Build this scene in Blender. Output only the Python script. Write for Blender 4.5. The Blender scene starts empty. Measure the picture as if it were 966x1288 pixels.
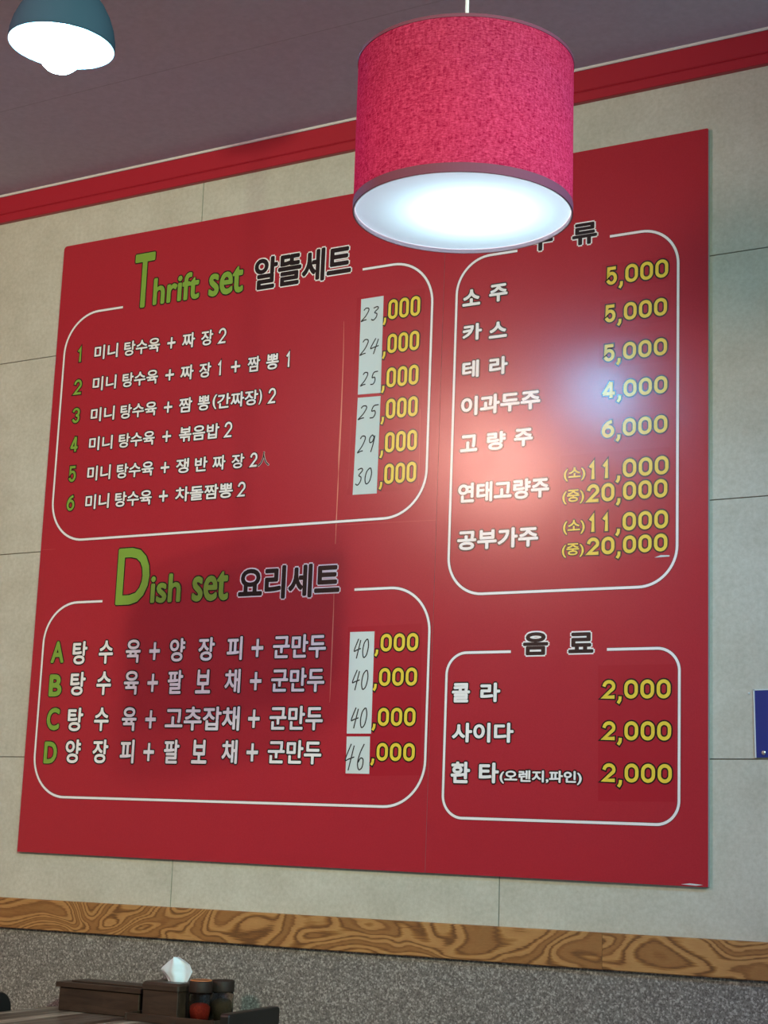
import bpy, bmesh, math, random
from mathutils import Vector, Matrix

random.seed(7)
scene = bpy.context.scene
COL = scene.collection
PI = math.pi

# ------------------------------------------------------------------ camera
EYE = 1.2
FPX, YAW, PITCH, ROLL = 2074.18, 0.526405, 0.195808, 0.0311989
fwd = Vector((-math.sin(YAW) * math.cos(PITCH), math.cos(YAW) * math.cos(PITCH), math.sin(PITCH)))
r0 = Vector((math.cos(YAW), math.sin(YAW), 0))
u0 = r0.cross(fwd)
rgt = r0 * math.cos(ROLL) + u0 * math.sin(ROLL)
upv = -r0 * math.sin(ROLL) + u0 * math.cos(ROLL)
cam = bpy.data.cameras.new('camera')
cam.sensor_fit = 'VERTICAL'
cam.sensor_height = 24.0
cam.lens = FPX / 1288 * 24.0
cam.clip_start = 0.05
camo = bpy.data.objects.new('camera', cam)
COL.objects.link(camo)
camo.matrix_world = Matrix(((rgt.x, upv.x, -fwd.x, 0), (rgt.y, upv.y, -fwd.y, 0), (rgt.z, upv.z, -fwd.z, EYE), (0, 0, 0, 1)))
scene.camera = camo

# ------------------------------------------------------------------ world, lights, exposure
scene.view_settings.view_transform = 'Standard'
scene.view_settings.look = 'None'
scene.view_settings.gamma = 1.0
scene.view_settings.use_curve_mapping = False
scene.view_settings.exposure = 0.0
world = bpy.data.worlds.new('world')
scene.world = world
world.use_nodes = True
bg = world.node_tree.nodes['Background']
bg.inputs['Color'].default_value = (0.46, 0.80, 1.0, 1)
bg.inputs['Strength'].default_value = 0.95


def light(name, kind, loc, energy, color, radius=0.05, target=None, spot=None, blend=1.0):
    l = bpy.data.lights.new(name, kind)
    l.energy = energy
    l.color = color
    if kind in ('POINT', 'SPOT'):
        l.shadow_soft_size = radius
    if kind == 'AREA':
        l.shape = 'DISK'
        l.size = radius * 2
    if spot:
        l.spot_size = spot
        l.spot_blend = blend
    o = bpy.data.objects.new(name, l)
    COL.objects.link(o)
    o.location = loc
    if target is not None:
        o.rotation_euler = (Vector(target) - Vector(loc)).to_track_quat('-Z', 'Y').to_euler()
    return o


# two ceiling spotlights in a row behind the camera, aimed at the menu board
for lx, ly, e in ((1.56, -0.76, 520), (1.11, -0.28, 440)):
    light('ceiling_spotlight', 'SPOT', (lx, ly, 3.05), e, (0.76, 1.0, 0.62), 0.045, (-5.3, 3.5, 1.2), math.radians(68), 1.0)
# a warm lamp further along the ceiling, left of the camera
light('warm_ceiling_lamp', 'POINT', (-3.32, 0.19, 2.95), 146, (1.0, 0.54, 0.42), 0.15)

# added cool fill, not a real pendant, brightens the lower wall from the right
light('cool_wall_fill', 'SPOT', (0.30, 2.10, 2.62), 78, (0.29, 0.60, 1.0), 0.05, (0.30, 2.10, 0.0), math.radians(162), 0.25)


# ------------------------------------------------------------------ helpers
def lin(c):
    c = c / 255.0
    return c / 12.92 if c <= 0.04045 else ((c + 0.055) / 1.055) ** 2.4


def rgb(r, g, b):
    return (lin(r), lin(g), lin(b), 1)


def tag(o, label=None, cat=None, group=None, kind=None):
    if label: o['label'] = label
    if cat: o['category'] = cat
    if group: o['group'] = group
    if kind: o['kind'] = kind
    return o


def empty(name, loc, label, cat, group=None, rot=(0, 0, 0)):
    o = bpy.data.objects.new(name, None)
    o.empty_display_size = 0.05
    COL.objects.link(o)
    o.location = loc
    o.rotation_euler = rot
    return tag(o, label, cat, group)


def link(name, bm, mats, parent=None, smooth=False, bevel=0):
    me = bpy.data.meshes.new(name)
    bmesh.ops.recalc_face_normals(bm, faces=bm.faces[:]) if smooth is not None else None
    bm.to_mesh(me)
    bm.free()
    for m in (mats if isinstance(mats, (list, tuple)) else [mats]):
        me.materials.append(m)
    if smooth:
        for p in me.polygons: p.use_smooth = True
    o = bpy.data.objects.new(name, me)
    COL.objects.link(o)
    if parent is not None:
        o.parent = parent
    if bevel:
        b = o.modifiers.new('bevel', 'BEVEL')
        b.width = bevel
        b.segments = 3
        b.limit_method = 'ANGLE'
        b.angle_limit = math.radians(40)
    return o


def box(bm, x0, x1, y0, y1, z0, z1, mi=0):
    v = [bm.verts.new(p) for p in ((x0, y0, z0), (x1, y0, z0), (x1, y1, z0), (x0, y1, z0), (x0, y0, z1), (x1, y0, z1), (x1, y1, z1), (x0, y1, z1))]
    fs = []
    for q in ((0, 3, 2, 1), (4, 5, 6, 7), (0, 1, 5, 4), (1, 2, 6, 5), (2, 3, 7, 6), (3, 0, 4, 7)):
        f = bm.faces.new([v[i] for i in q])
        f.material_index = mi
        fs.append(f)
    return fs


def lathe(bm, prof, n=64, cx=0, cy=0, mi=0, cap0=False, cap1=False):
    rings = []
    for r, z in prof:
        rings.append([bm.verts.new((cx + r * math.cos(2 * PI * k / n), cy + r * math.sin(2 * PI * k / n), z)) for k in range(n)])
    for a, b in zip(rings, rings[1:]):
        for k in range(n):
            f = bm.faces.new((a[k], a[(k + 1) % n], b[(k + 1) % n], b[k]))
            f.material_index = mi
    if cap0: bm.faces.new(rings[0][::-1]).material_index = mi
    if cap1: bm.faces.new(rings[-1]).material_index = mi


def prism(bm, pts, axis, a0, a1, mi=0):
    """outline extruded along an axis; pts are the two other coordinates in order"""
    def P(p, a):
        return {'x': (a, p[0], p[1]), 'y': (p[0], a, p[1]), 'z': (p[0], p[1], a)}[axis]
    A = [bm.verts.new(P(p, a0)) for p in pts]
    B = [bm.verts.new(P(p, a1)) for p in pts]
    bm.faces.new(A).material_index = mi
    bm.faces.new(B[::-1]).material_index = mi
    n = len(pts)
    for k in range(n):
        bm.faces.new((A[k], B[k], B[(k + 1) % n], A[(k + 1) % n])).material_index = mi


# ------------------------------------------------------------------ materials
class Mat:
    def __init__(s, name, color=(0.5, 0.5, 0.5, 1), rough=0.5, spec=0.5, metal=0.0):
        s.m = bpy.data.materials.new(name)
        s.m.use_nodes = True
        s.nt = s.m.node_tree
        s.b = s.nt.nodes['Principled BSDF']
        s.out = s.nt.nodes['Material Output']
        s.b.inputs['Base Color'].default_value = color
        s.b.inputs['Roughness'].default_value = rough
        s.b.inputs['Specular IOR Level'].default_value = spec
        s.b.inputs['Metallic'].default_value = metal
        s._co = None

    def n(s, t, **kw):
        nd = s.nt.nodes.new(t)
        for k, v in kw.items():
            if k in nd.inputs: nd.inputs[k].default_value = v
            else: setattr(nd, k, v)
        return nd

    def l(s, a, b):
        s.nt.links.new(a, b)

    def co(s, scale=(1, 1, 1), rot=(0, 0, 0)):
        if s._co is None: s._co = s.n('ShaderNodeTexCoord')
        mp = s.n('ShaderNodeMapping')
        mp.inputs['Scale'].default_value = scale
        mp.inputs['Rotation'].default_value = rot
        s.l(s._co.outputs['Object'], mp.inputs['Vector'])
        return mp.outputs['Vector']

    def noise(s, vec, scale, detail=3, rough=0.55, dist=0.0):
        nd = s.n('ShaderNodeTexNoise')
        nd.inputs['Scale'].default_value = scale
        nd.inputs['Detail'].default_value = detail
        nd.inputs['Roughness'].default_value = rough
        nd.inputs['Distortion'].default_value = dist
        s.l(vec, nd.inputs['Vector'])
        return nd.outputs['Fac']

    def ramp(s, fac, stops, interp='LINEAR'):
        r = s.n('ShaderNodeValToRGB')
        cr = r.color_ramp
        cr.interpolation = interp
        while len(cr.elements) > 1: cr.elements.remove(cr.elements[-1])
        cr.elements[0].position, cr.elements[0].color = stops[0][0], stops[0][1]
        for p, c in stops[1:]:
            e = cr.elements.new(p)
            e.color = c
        s.l(fac, r.inputs['Fac'])
        return r.outputs['Color']

    def mix(s, fac, a, b, mode='MIX'):
        m = s.n('ShaderNodeMix')
        m.data_type = 'RGBA'
        m.blend_type = mode
        for i, v in ((0, fac), (6, a), (7, b)):
            if hasattr(v, 'links'): s.l(v, m.inputs[i])
            else: m.inputs[i].default_value = v
        return m.outputs[2]

    def math(s, op, a, b=0.0):
        m = s.n('ShaderNodeMath')
        m.operation = op
        for i, v in ((0, a), (1, b)):
            if hasattr(v, 'links'): s.l(v, m.inputs[i])
            else: m.inputs[i].default_value = v
        return m.outputs[0]

    def color(s, sock):
        s.l(sock, s.b.inputs['Base Color'])

    def bump(s, fac, strength=0.2, dist=0.002):
        b = s.n('ShaderNodeBump')
        b.inputs['Strength'].default_value = strength
        b.inputs['Distance'].default_value = dist
        s.l(fac, b.inputs['Height'])
        s.l(b.outputs['Normal'], s.b.inputs['Normal'])


def flat(name, c, rough=0.5, spec=0.5, metal=0.0):
    return Mat(name, rgb(*c), rough, spec, metal).m


def m_panel():
    m = Mat('felt_panel', rough=0.95, spec=0.1)
    v = m.co()
    a = m.noise(v, 9, 4, 0.6)
    f = m.noise(v, 90, 3, 0.7)
    c = m.ramp(a, [(0.3, rgb(187, 183, 171)), (0.7, rgb(201, 198, 188))])
    c2 = m.ramp(f, [(0.30, rgb(236, 235, 231)), (0.66, rgb(255, 255, 255))])
    m.color(m.mix(1.0, c, c2, 'MULTIPLY'))
    m.bump(f, 0.05, 0.0006)
    return m.m


def m_granite():
    m = Mat('speckled_wallcovering', rough=0.7, spec=0.25)
    v = m.co()
    f = m.noise(v, 190, 2, 0.75)
    base = m.ramp(f, [(0.30, rgb(80, 75, 72)), (0.45, rgb(112, 106, 103)), (0.57, rgb(126, 120, 116)), (0.70, rgb(174, 168, 163))])
    vo = m.n('ShaderNodeTexVoronoi', feature='F1')
    vo.inputs['Scale'].default_value = 240
    m.l(v, vo.inputs['Vector'])
    sp = m.n('ShaderNodeSeparateColor')
    m.l(vo.outputs['Color'], sp.inputs[0])
    w = m.ramp(sp.outputs[0], [(0.0, (0, 0, 0, 1)), (0.84, (0, 0, 0, 1)), (0.86, (1, 1, 1, 1))])
    d = m.ramp(sp.outputs[1], [(0.0, (0, 0, 0, 1)), (0.84, (0, 0, 0, 1)), (0.86, (1, 1, 1, 1))])
    c = m.mix(m.math('MULTIPLY', w, 0.5), base, rgb(184, 178, 172))
    c = m.mix(m.math('MULTIPLY', d, 0.5), c, rgb(78, 70, 64))
    m.color(c)
    m.bump(f, 0.3, 0.001)
    return m.m


def m_trimwood():
    m = Mat('cathedral_grain_oak', rough=0.5, spec=0.35)
    if m._co is None: m._co = m.n('ShaderNodeTexCoord')
    geo = m.n('ShaderNodeNewGeometry')
    mp = m.n('ShaderNodeMapping')
    mp.inputs['Scale'].default_value = (3.6, 3.6, 8.0)
    m.l(m._co.outputs['Object'], mp.inputs['Vector'])
    nz = m.n('ShaderNodeTexNoise', noise_dimensions='4D')
    nz.inputs['Scale'].default_value = 1.0
    nz.inputs['Detail'].default_value = 2.2
    nz.inputs['Roughness'].default_value = 0.32
    nz.inputs['Distortion'].default_value = 0.5
    m.l(mp.outputs['Vector'], nz.inputs['Vector'])
    m.l(m.math('MULTIPLY', geo.outputs['Random Per Island'], 37.0), nz.inputs['W'])
    jag = m.noise(m.co((14, 14, 420)), 1.0, 2, 0.6)
    fine = m.noise(m.co((90, 90, 600)), 1.0, 2, 0.6)
    h = m.math('ADD', m.math('MULTIPLY', nz.outputs['Fac'], 25.0), m.math('MULTIPLY', jag, 0.6))
    ring = m.math('FRACT', h)
    c = m.ramp(ring, [(0.0, rgb(84, 50, 28)), (0.10, rgb(96, 58, 32)), (0.24, rgb(140, 92, 48)), (0.40, rgb(178, 132, 82)), (0.84, rgb(168, 120, 74)), (0.95, rgb(118, 74, 40)), (1.0, rgb(84, 50, 28))])
    # early wood alternates with broader brown bands
    band = m.ramp(m.math('FRACT', m.math('MULTIPLY', h, 0.3333)), [(0.0, (0.75, 0.75, 0.75, 1)), (0.30, (0.75, 0.75, 0.75, 1)), (0.36, (0, 0, 0, 1)), (0.97, (0, 0, 0, 1)), (1.0, (0.75, 0.75, 0.75, 1))])
    c = m.mix(band, c, rgb(128, 82, 46))
    c = m.mix(0.15, c, m.ramp(fine, [(0.3, rgb(150, 104, 58)), (0.7, rgb(196, 150, 92))]), 'MIX')
    m.color(c)
    m.bump(ring, 0.05, 0.0004)
    return m.m


def m_board():
    m = Mat('glossy_red_print_film', rough=0.23, spec=0.45)
    v = m.co()
    f = m.noise(v, 320, 2, 0.6)
    m.color(m.ramp(f, [(0.3, rgb(164, 36, 48)), (0.7, rgb(172, 40, 52))]))
    m.l(m.math('ADD', m.math('MULTIPLY', m.noise(v, 5, 3), 0.06), 0.21), m.b.inputs['Roughness'])
    m.bump(m.noise(v, 260, 2, 0.6), 0.05, 0.0005)
    return m.m


def film(name, c):
    return Mat(name, rgb(*c), 0.25, 0.5).m


def m_darkwood(name, a, b, axis=(8, 60, 60), rough=0.4):
    m = Mat(name, rough=rough, spec=0.4)
    f = m.noise(m.co(axis), 1.0, 5, 0.65, 0.6)
    m.color(m.ramp(f, [(0.3, rgb(*a)), (0.7, rgb(*b))]))
    m.bump(f, 0.1, 0.0006)
    return m.m


def m_tabletop():
    m = Mat('streaked_table_laminate', rough=0.3, spec=0.5)
    f = m.noise(m.co((26, 1.2, 1)), 1.0, 4, 0.7, 0.3)
    m.color(m.ramp(f, [(0.34, rgb(52, 42, 36)), (0.47, rgb(78, 66, 58)), (0.56, rgb(120, 108, 98)), (0.66, rgb(196, 186, 172))]))
    return m.m


def m_ceiling():
    m = Mat('papered_ceiling', rough=0.9, spec=0.1)
    v = m.co()
    f = m.noise(v, 60, 3, 0.6)
    c = m.ramp(f, [(0.3, rgb(188, 180, 194)), (0.7, rgb(198, 190, 204))])
    sx = m.n('ShaderNodeSeparateXYZ')
    m.l(m._co.outputs['Object'], sx.inputs[0])
    seam = m.math('LESS_THAN', m.math('ABSOLUTE', m.math('SUBTRACT', m.math('PINGPONG', m.math('ADD', sx.outputs[1], 0.02), 0.47), 0.235)), 0.0016)
    c = m.mix(m.math('MULTIPLY', seam, 0.25), c, rgb(90, 80, 84))
    m.color(c)
    m.bump(f, 0.1, 0.0008)
    return m.m


def m_floor():
    m = Mat('floor_tile', rough=0.4)
    v = m.co()
    br = m.n('ShaderNodeTexBrick')
    br.offset = 0.0
    br.inputs['Color1'].default_value = rgb(128, 118, 106)
    br.inputs['Color2'].default_value = rgb(120, 110, 100)
    br.inputs['Mortar'].default_value = rgb(80, 74, 68)
    br.inputs['Scale'].default_value = 1.0
    br.inputs['Brick Width'].default_value = 0.6
    br.inputs['Row Height'].default_value = 0.6
    br.inputs['Mortar Size'].default_value = 0.004
    m.l(v, br.inputs['Vector'])
    m.color(br.outputs['Color'])
    return m.m


def m_shadecloth():
    """red linen: scatters light and lets the lamp inside shine through"""
    m = Mat('red_linen')
    nt = m.nt
    v1 = m.noise(m.co((170, 170, 520)), 1.0, 2, 0.8)
    v2 = m.noise(m.co((320, 320, 90)), 1.0, 2, 0.7)
    w = m.math('ADD', m.math('MULTIPLY', v1, 0.65), m.math('MULTIPLY', v2, 0.35))
    cd = m.ramp(w, [(0.36, rgb(124, 18, 52)), (0.64, rgb(196, 70, 104))])
    ct = m.ramp(w, [(0.36, rgb(158, 0, 44)), (0.64, rgb(206, 36, 80))])
    d = m.n('ShaderNodeBsdfDiffuse')
    t = m.n('ShaderNodeBsdfTranslucent')
    geo = m.n('ShaderNodeNewGeometry')          # the inside of the drum is lined white
    m.l(m.mix(geo.outputs['Backfacing'], cd, rgb(176, 150, 150)), d.inputs['Color'])
    m.l(ct, t.inputs['Color'])
    mx = m.n('ShaderNodeMixShader')
    mx.inputs[0].default_value = 0.33
    m.l(d.outputs[0], mx.inputs[1])
    m.l(t.outputs[0], mx.inputs[2])
    m.l(mx.outputs[0], m.out.inputs['Surface'])
    return m.m


def m_translucent(name, cd, ct, fac):
    m = Mat(name)
    d = m.n('ShaderNodeBsdfDiffuse')
    t = m.n('ShaderNodeBsdfTranslucent')
    d.inputs['Color'].default_value = rgb(*cd)
    t.inputs['Color'].default_value = rgb(*ct)
    mx = m.n('ShaderNodeMixShader')
    mx.inputs[0].default_value = fac
    m.l(d.outputs[0], mx.inputs[1])
    m.l(t.outputs[0], mx.inputs[2])
    m.l(mx.outputs[0], m.out.inputs['Surface'])
    return m.m


def m_emit(name, c, strength):
    m = Mat(name, (0.9, 0.9, 0.9, 1))
    m.b.inputs['Emission Color'].default_value = (*c, 1)
    m.b.inputs['Emission Strength'].default_value = strength
    return m.m


def m_glass(name, c, rough=0.05):
    m = Mat(name, rgb(*c), rough)
    m.b.inputs['Transmission Weight'].default_value = 1.0
    m.b.inputs['IOR'].default_value = 1.22
    return m.m


M = dict(
    panel=m_panel(), granite=m_granite(), trim=m_trimwood(), board=m_board(), ceiling=m_ceiling(), floor=m_floor(),
    panelplain=m_panel(), seam=flat('seam_shadow_gap', (112, 106, 98), 0.9, 0.1),
    crown=flat('red_painted_moulding', (168, 32, 48), 0.35),
    caulk=flat('white_caulk', (225, 222, 218), 0.6),
    edge=flat('board_core', (150, 150, 152), 0.6),
    white=film('white_vinyl', (236, 230, 232)), black=film('black_vinyl', (26, 20, 22)),
    yellow=film('yellow_vinyl', (228, 197, 66)), green=film('green_vinyl', (126, 160, 62)),
    patch=film('patch_red_film', (163, 28, 43)), crease=film('creased_film', (214, 130, 112)),
    paper=flat('white_paper_label', (204, 211, 213), 0.7, 0.2), ink=flat('pen_ink', (18, 16, 20), 0.6),
    blue=film('blue_sign_face', (40, 52, 122)), chrome=flat('chrome', (225, 225, 228), 0.15, 0.5, 1.0),
    linen=m_shadecloth(), hem=flat('mauve_hem_tape', (112, 58, 80), 0.8, 0.2), lip=flat('pale_inner_lip', (236, 205, 212), 0.8, 0.2),
    diffuser=m_translucent('white_acrylic_diffuser', (225, 240, 250), (226, 247, 255), 0.85),
    cord=flat('white_cable', (225, 225, 228), 0.5),
    pshade=m_translucent('grey_blue_shade', (64, 86, 112), (90, 140, 165), 0.06),
    lining=flat('white_enamel', (240, 244, 246), 0.5), bulb=m_emit('lit_bulb', (0.14, 0.59, 1.0), 298),
    dwood=m_darkwood('dark_box_wood', (40, 29, 24), (70, 53, 44)),
    table=m_tabletop(), tedge=m_darkwood('table_edge_wood', (44, 34, 28), (70, 56, 46)),
    chair=flat('black_chair_lacquer', (24, 22, 22), 0.4), pad=flat('black_vinyl_pad', (26, 24, 25), 0.5),
    tissue=flat('white_tissue', (222, 238, 250), 0.9, 0.1),
    glass=m_glass('smoky_jar_glass', (222, 212, 204), 0.02), lid=flat('brown_jar_lid', (42, 29, 24), 0.6, 0.3),
    lidshine=flat('lid_highlight_orange', (190, 112, 66), 0.35), chili=m_darkwood('red_chili_flakes', (120, 22, 14), (180, 50, 30), (300, 300, 300), 0.9),
    pepper=m_darkwood('grey_pepper', (70, 62, 52), (110, 100, 86), (400, 400, 400), 0.9),
)

# ------------------------------------------------------------------ the setting
WY = 3.5                                   # plane of the panelled wall
CZ = 3.076                                 # ceiling
X0, X1 = -6.6, 2.4
# wall of felt panels: individual bevelled panels over a dark backing
bm = bmesh.new()
box(bm, X0, X1, WY + 0.003, WY + 0.12, 0, CZ + 0.1, 1)
rows = [(0.8165, 1.393, -1.697), (1.393, 1.969, -1.23), (1.969, 2.5455, -1.697), (2.5455, 3.122, -1.717)]
for z0, z1, xs in rows:
    k = math.floor((X0 - xs) / 0.934)
    while xs + k * 0.934 < X1:
        a, b = max(xs + k * 0.934, X0), min(xs + (k + 1) * 0.934, X1)
        if b - a > 0.01:
            box(bm, a + 0.0013, b - 0.0013, WY, WY + 0.01, z0 + 0.0013, min(z1, CZ) - 0.0013, 0)
        k += 1
tag(link('wall_back', bm, [M['panel'], M['seam']]), kind='structure')
bm = bmesh.new()
box(bm, X0, X1, WY - 0.003, WY - 0.0002, 0.0, 0.934)
tag(link('wall_lower', bm, M['granite']), kind='structure')
bm = bmesh.new()
box(bm, X0, X1, -4.5, WY + 0.12, CZ, CZ + 0.05)
tag(link('ceiling', bm, M['ceiling']), kind='structure')
bm = bmesh.new()
box(bm, X0, X1, -4.5, WY + 0.12, -0.05, 0)
tag(link('floor', bm, M['floor']), kind='structure')
# the rest of the dining room: closed behind and on the left, daylight comes in on the open right side
bm = bmesh.new()
box(bm, X0 - 0.1, X0, -4.5, WY + 0.12, 0, CZ)
tag(link('wall_left', bm, M['panelplain']), kind='structure')
bm = bmesh.new()
box(bm, X0 - 0.1, X1, -4.6, -4.5, 0, CZ)
tag(link('wall_front', bm, M['panelplain']), kind='structure')
# red crown moulding in two steps, with a white caulk bead against the ceiling
bm = bmesh.new()
prof = [(WY - 0.0003, 2.988), (WY - 0.013, 2.988), (WY - 0.015, 2.9895), (WY - 0.015, 3.0115), (WY - 0.0135, 3.013), (WY - 0.011, 3.0145), (WY - 0.0135, 3.0165), (WY - 0.015, 3.018),
        (WY - 0.015, 3.0695), (WY - 0.0003, 3.0705)]
prism(bm, prof, 'x', X0, X1)
tag(link('trim_1', bm, M['crown']), kind='structure')
bm = bmesh.new()
prism(bm, [(WY - 0.0003, 3.0708), (WY - 0.016, 3.0706), (WY - 0.019, 3.0738), (WY - 0.019, CZ - 0.0002), (WY - 0.0003, CZ - 0.0002)], 'x', X0, X1)
tag(link('trim_2', bm, M['caulk']), kind='structure')
# wooden rail between panels and the speckled lower wall
bm = bmesh.new()
TJ = -1.437
for a, b in ((X0, -4.0), (-4.0, TJ), (TJ, 1.0), (1.0, X1)):
    prism(bm, [(WY - 0.0003, 0.9342), (WY - 0.013, 0.9342), (WY - 0.015, 0.936), (WY - 0.015, 1.011), (WY - 0.013, 1.013), (WY - 0.0003, 1.013)], 'x', a + 0.0004, b - 0.0004)
tag(link('trim_3', bm, M['trim']), kind='structure')

# ------------------------------------------------------------------ the menu board
BW, BH, BT = 1.956, 1.737, 0.010
tilt = math.radians(0.4703)
ex = (math.cos(tilt), -math.sin(tilt)); ez = (math.sin(tilt), math.cos(tilt))
cxz = (-2.16668, 0.79666 + EYE)
org = (cxz[0] - ex[0] * BW / 2 - ez[0] * BH / 2, WY - 0.0004, cxz[1] - ex[1] * BW / 2 - ez[1] * BH / 2)
board = empty('menu_board', org, 'large red restaurant menu board with Korean dish names and prices on the panelled wall', 'menu board', rot=(0, tilt, 0))


def rrect(x0, x1, y0, y1, radii, n=10):
    """radii: bl, br, tr, tl"""
    P = []
    for (cx, cy, r, a) in ((x0, y0, radii[0], PI), (x1, y0, radii[1], 1.5 * PI), (x1, y1, radii[2], 0), (x0, y1, radii[3], 0.5 * PI)):
        ox = cx + (r if cx == x0 else -r); oy = cy + (r if cy == y0 else -r)
        if r < 1e-6: P.append((cx, cy)); continue
        for k in range(n + 1):
            t = a + 0.5 * PI * k / n
            P.append((ox + r * math.cos(t), oy + r * math.sin(t)))
    return P


JU = 1.266
bm = bmesh.new()
for (a, b, rr) in ((0, JU - 0.0003, (0.002, 0.0005, 0.0005, 0.010)), (JU + 0.0003, BW, (0.0005, 0.002, 0.004, 0.0005))):
    pts = rrect(a, b, 0, BH, rr)
    F = [bm.verts.new((x, -BT, z)) for x, z in pts]
    K = [bm.verts.new((x, 0, z)) for x, z in pts]
    bm.faces.new(F).material_index = 0
    bm.faces.new(K[::-1]).material_index = 1
    for k in range(len(pts)):
        f = bm.faces.new((F[k], K[k], K[(k + 1) % len(pts)], F[(k + 1) % len(pts)]))
        f.material_index = 1
link('panel', bm, [M['board'], M['edge']], board)


class Sheet:
    """flat lettering on the board: faces at small heights above it, in several materials"""
    def __init__(s): s.bm = bmesh.new()

    def poly(s, pts, d, mi):
        v = [s.bm.verts.new((x, -d, z)) for x, z in pts]
        try: f = s.bm.faces.new(v)
        except ValueError: return
        f.material_index = mi

    def tris(s, verts, faces, d, mi, dx=0, dz=0):
        v = [s.bm.verts.new((x + dx, -d, z + dz)) for x, z in verts]
        for q in faces:
            try: s.bm.faces.new([v[i] for i in q]).material_index = mi
            except ValueError: pass

    def strip(s, pts, w, d, mi, closed=False, ext=0.0):
        n = len(pts)
        pts = [Vector(p) for p in pts]
        if ext and not closed:
            pts[0] = pts[0] + (pts[0] - pts[1]).normalized() * ext
            pts[-1] = pts[-1] + (pts[-1] - pts[-2]).normalized() * ext
        L, R = [], []
        for k in range(n):
            if closed: a, b = pts[k - 1], pts[(k + 1) % n]
            else: a, b = pts[max(k - 1, 0)], pts[min(k + 1, n - 1)]
            t1 = (pts[k] - a); t2 = (b - pts[k])
            t1 = t1.normalized() if t1.length > 1e-9 else t2.normalized()
            t2 = t2.normalized() if t2.length > 1e-9 else t1
            t = (t1 + t2)
            t = t.normalized() if t.length > 1e-6 else t1
            nrm = Vector((-t.y, t.x))
            c = max(0.45, t.dot(t1))
            L.append(pts[k] + nrm * (w / 2 / c)); R.append(pts[k] - nrm * (w / 2 / c))
        vL = [s.bm.verts.new((p.x, -d, p.y)) for p in L]; vR = [s.bm.verts.new((p.x, -d, p.y)) for p in R]
        for k in range(n if closed else n - 1):
            j = (k + 1) % n
            try: s.bm.faces.new((vL[k], vL[j], vR[j], vR[k])).material_index = mi
            except ValueError: pass

    def done(s, name, mats, parent):
        for f in s.bm.faces:
            f.normal_update()
            if f.normal.y > 0: f.normal_flip()
        return link(name, s.bm, mats, parent, smooth=None)


fcache = {}


def glyphs(text, off):
    key = (text, off)
    if key not in fcache:
        c = bpy.data.curves.new('type', 'FONT')
        c.body = text
        c.offset = off
        c.resolution_u = 4
        o = bpy.data.objects.new('type', c)
        COL.objects.link(o)
        dg = bpy.context.evaluated_depsgraph_get()
        me = bpy.data.meshes.new_from_object(o.evaluated_get(dg))
        vs = [(v.co.x, v.co.y) for v in me.vertices]
        fs = []
        for p in me.polygons:                       # keep the sound, counter-clockwise triangles of the type
            q = [vs[i] for i in p.vertices]
            area = sum(q[k - 1][0] * q[k][1] - q[k][0] * q[k - 1][1] for k in range(len(q))) / 2
            if abs(area) > 1e-7: fs.append((area, tuple(p.vertices)))
        sign = 1 if sum(a for a, _ in fs) > 0 else -1
        
        fs = [f for a, f in fs if a * sign > 0]
        bpy.data.objects.remove(o)
        bpy.data.curves.remove(c)
        bpy.data.meshes.remove(me)
        fcache[key] = (vs, fs)
    return fcache[key]


D0 = BT                                    # front face of the board


def put_text(sh, text, a, b, lo, hi, bold=0.022, ow=0.0026, mats=(0, 1), base=0.0):
    """text fitted into the rectangle a..b, lo..hi, thickened by bold (in em); outline colour mats[0] behind fill colour mats[1]"""
    vs, fs = glyphs(text, 0.0)
    xs = [v[0] for v in vs]; ys = [v[1] for v in vs]
    x0, x1, y0, y1 = min(xs), max(xs), min(ys), max(ys)
    bo = bold * math.sqrt((b - a) / (x1 - x0) * (hi - lo) / (y1 - y0))
    sx = (b - a - 2 * bo) / (x1 - x0); sy = (hi - lo - 2 * bo) / (y1 - y0)
    V = [(a + bo + (x - x0) * sx, lo + bo + (y - y0) * sy) for x, y in vs]
    N = 8
    if ow:
        for k in range(N):
            t = 2 * PI * (k + 0.5) / N
            r = ow + bo
            sh.tris(V, fs, D0 + base + 0.00045 + 0.00003 * k, mats[0], r * math.cos(t), r * math.sin(t))
    if bold:
        for k in range(N):
            t = 2 * PI * k / N
            sh.tris(V, fs, D0 + base + 0.0008 + 0.00002 * k, mats[1], bo * math.cos(t), bo * math.sin(t))
    sh.tris(V, fs, D0 + base + 0.00098, mats[1])


def arc(cx, cy, rx, ry, a0, a1, n=14):
    return [(cx + rx * math.cos(math.radians(a0 + (a1 - a0) * k / n)), cy + ry * math.sin(math.radians(a0 + (a1 - a0) * k / n))) for k in range(n + 1)]


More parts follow.
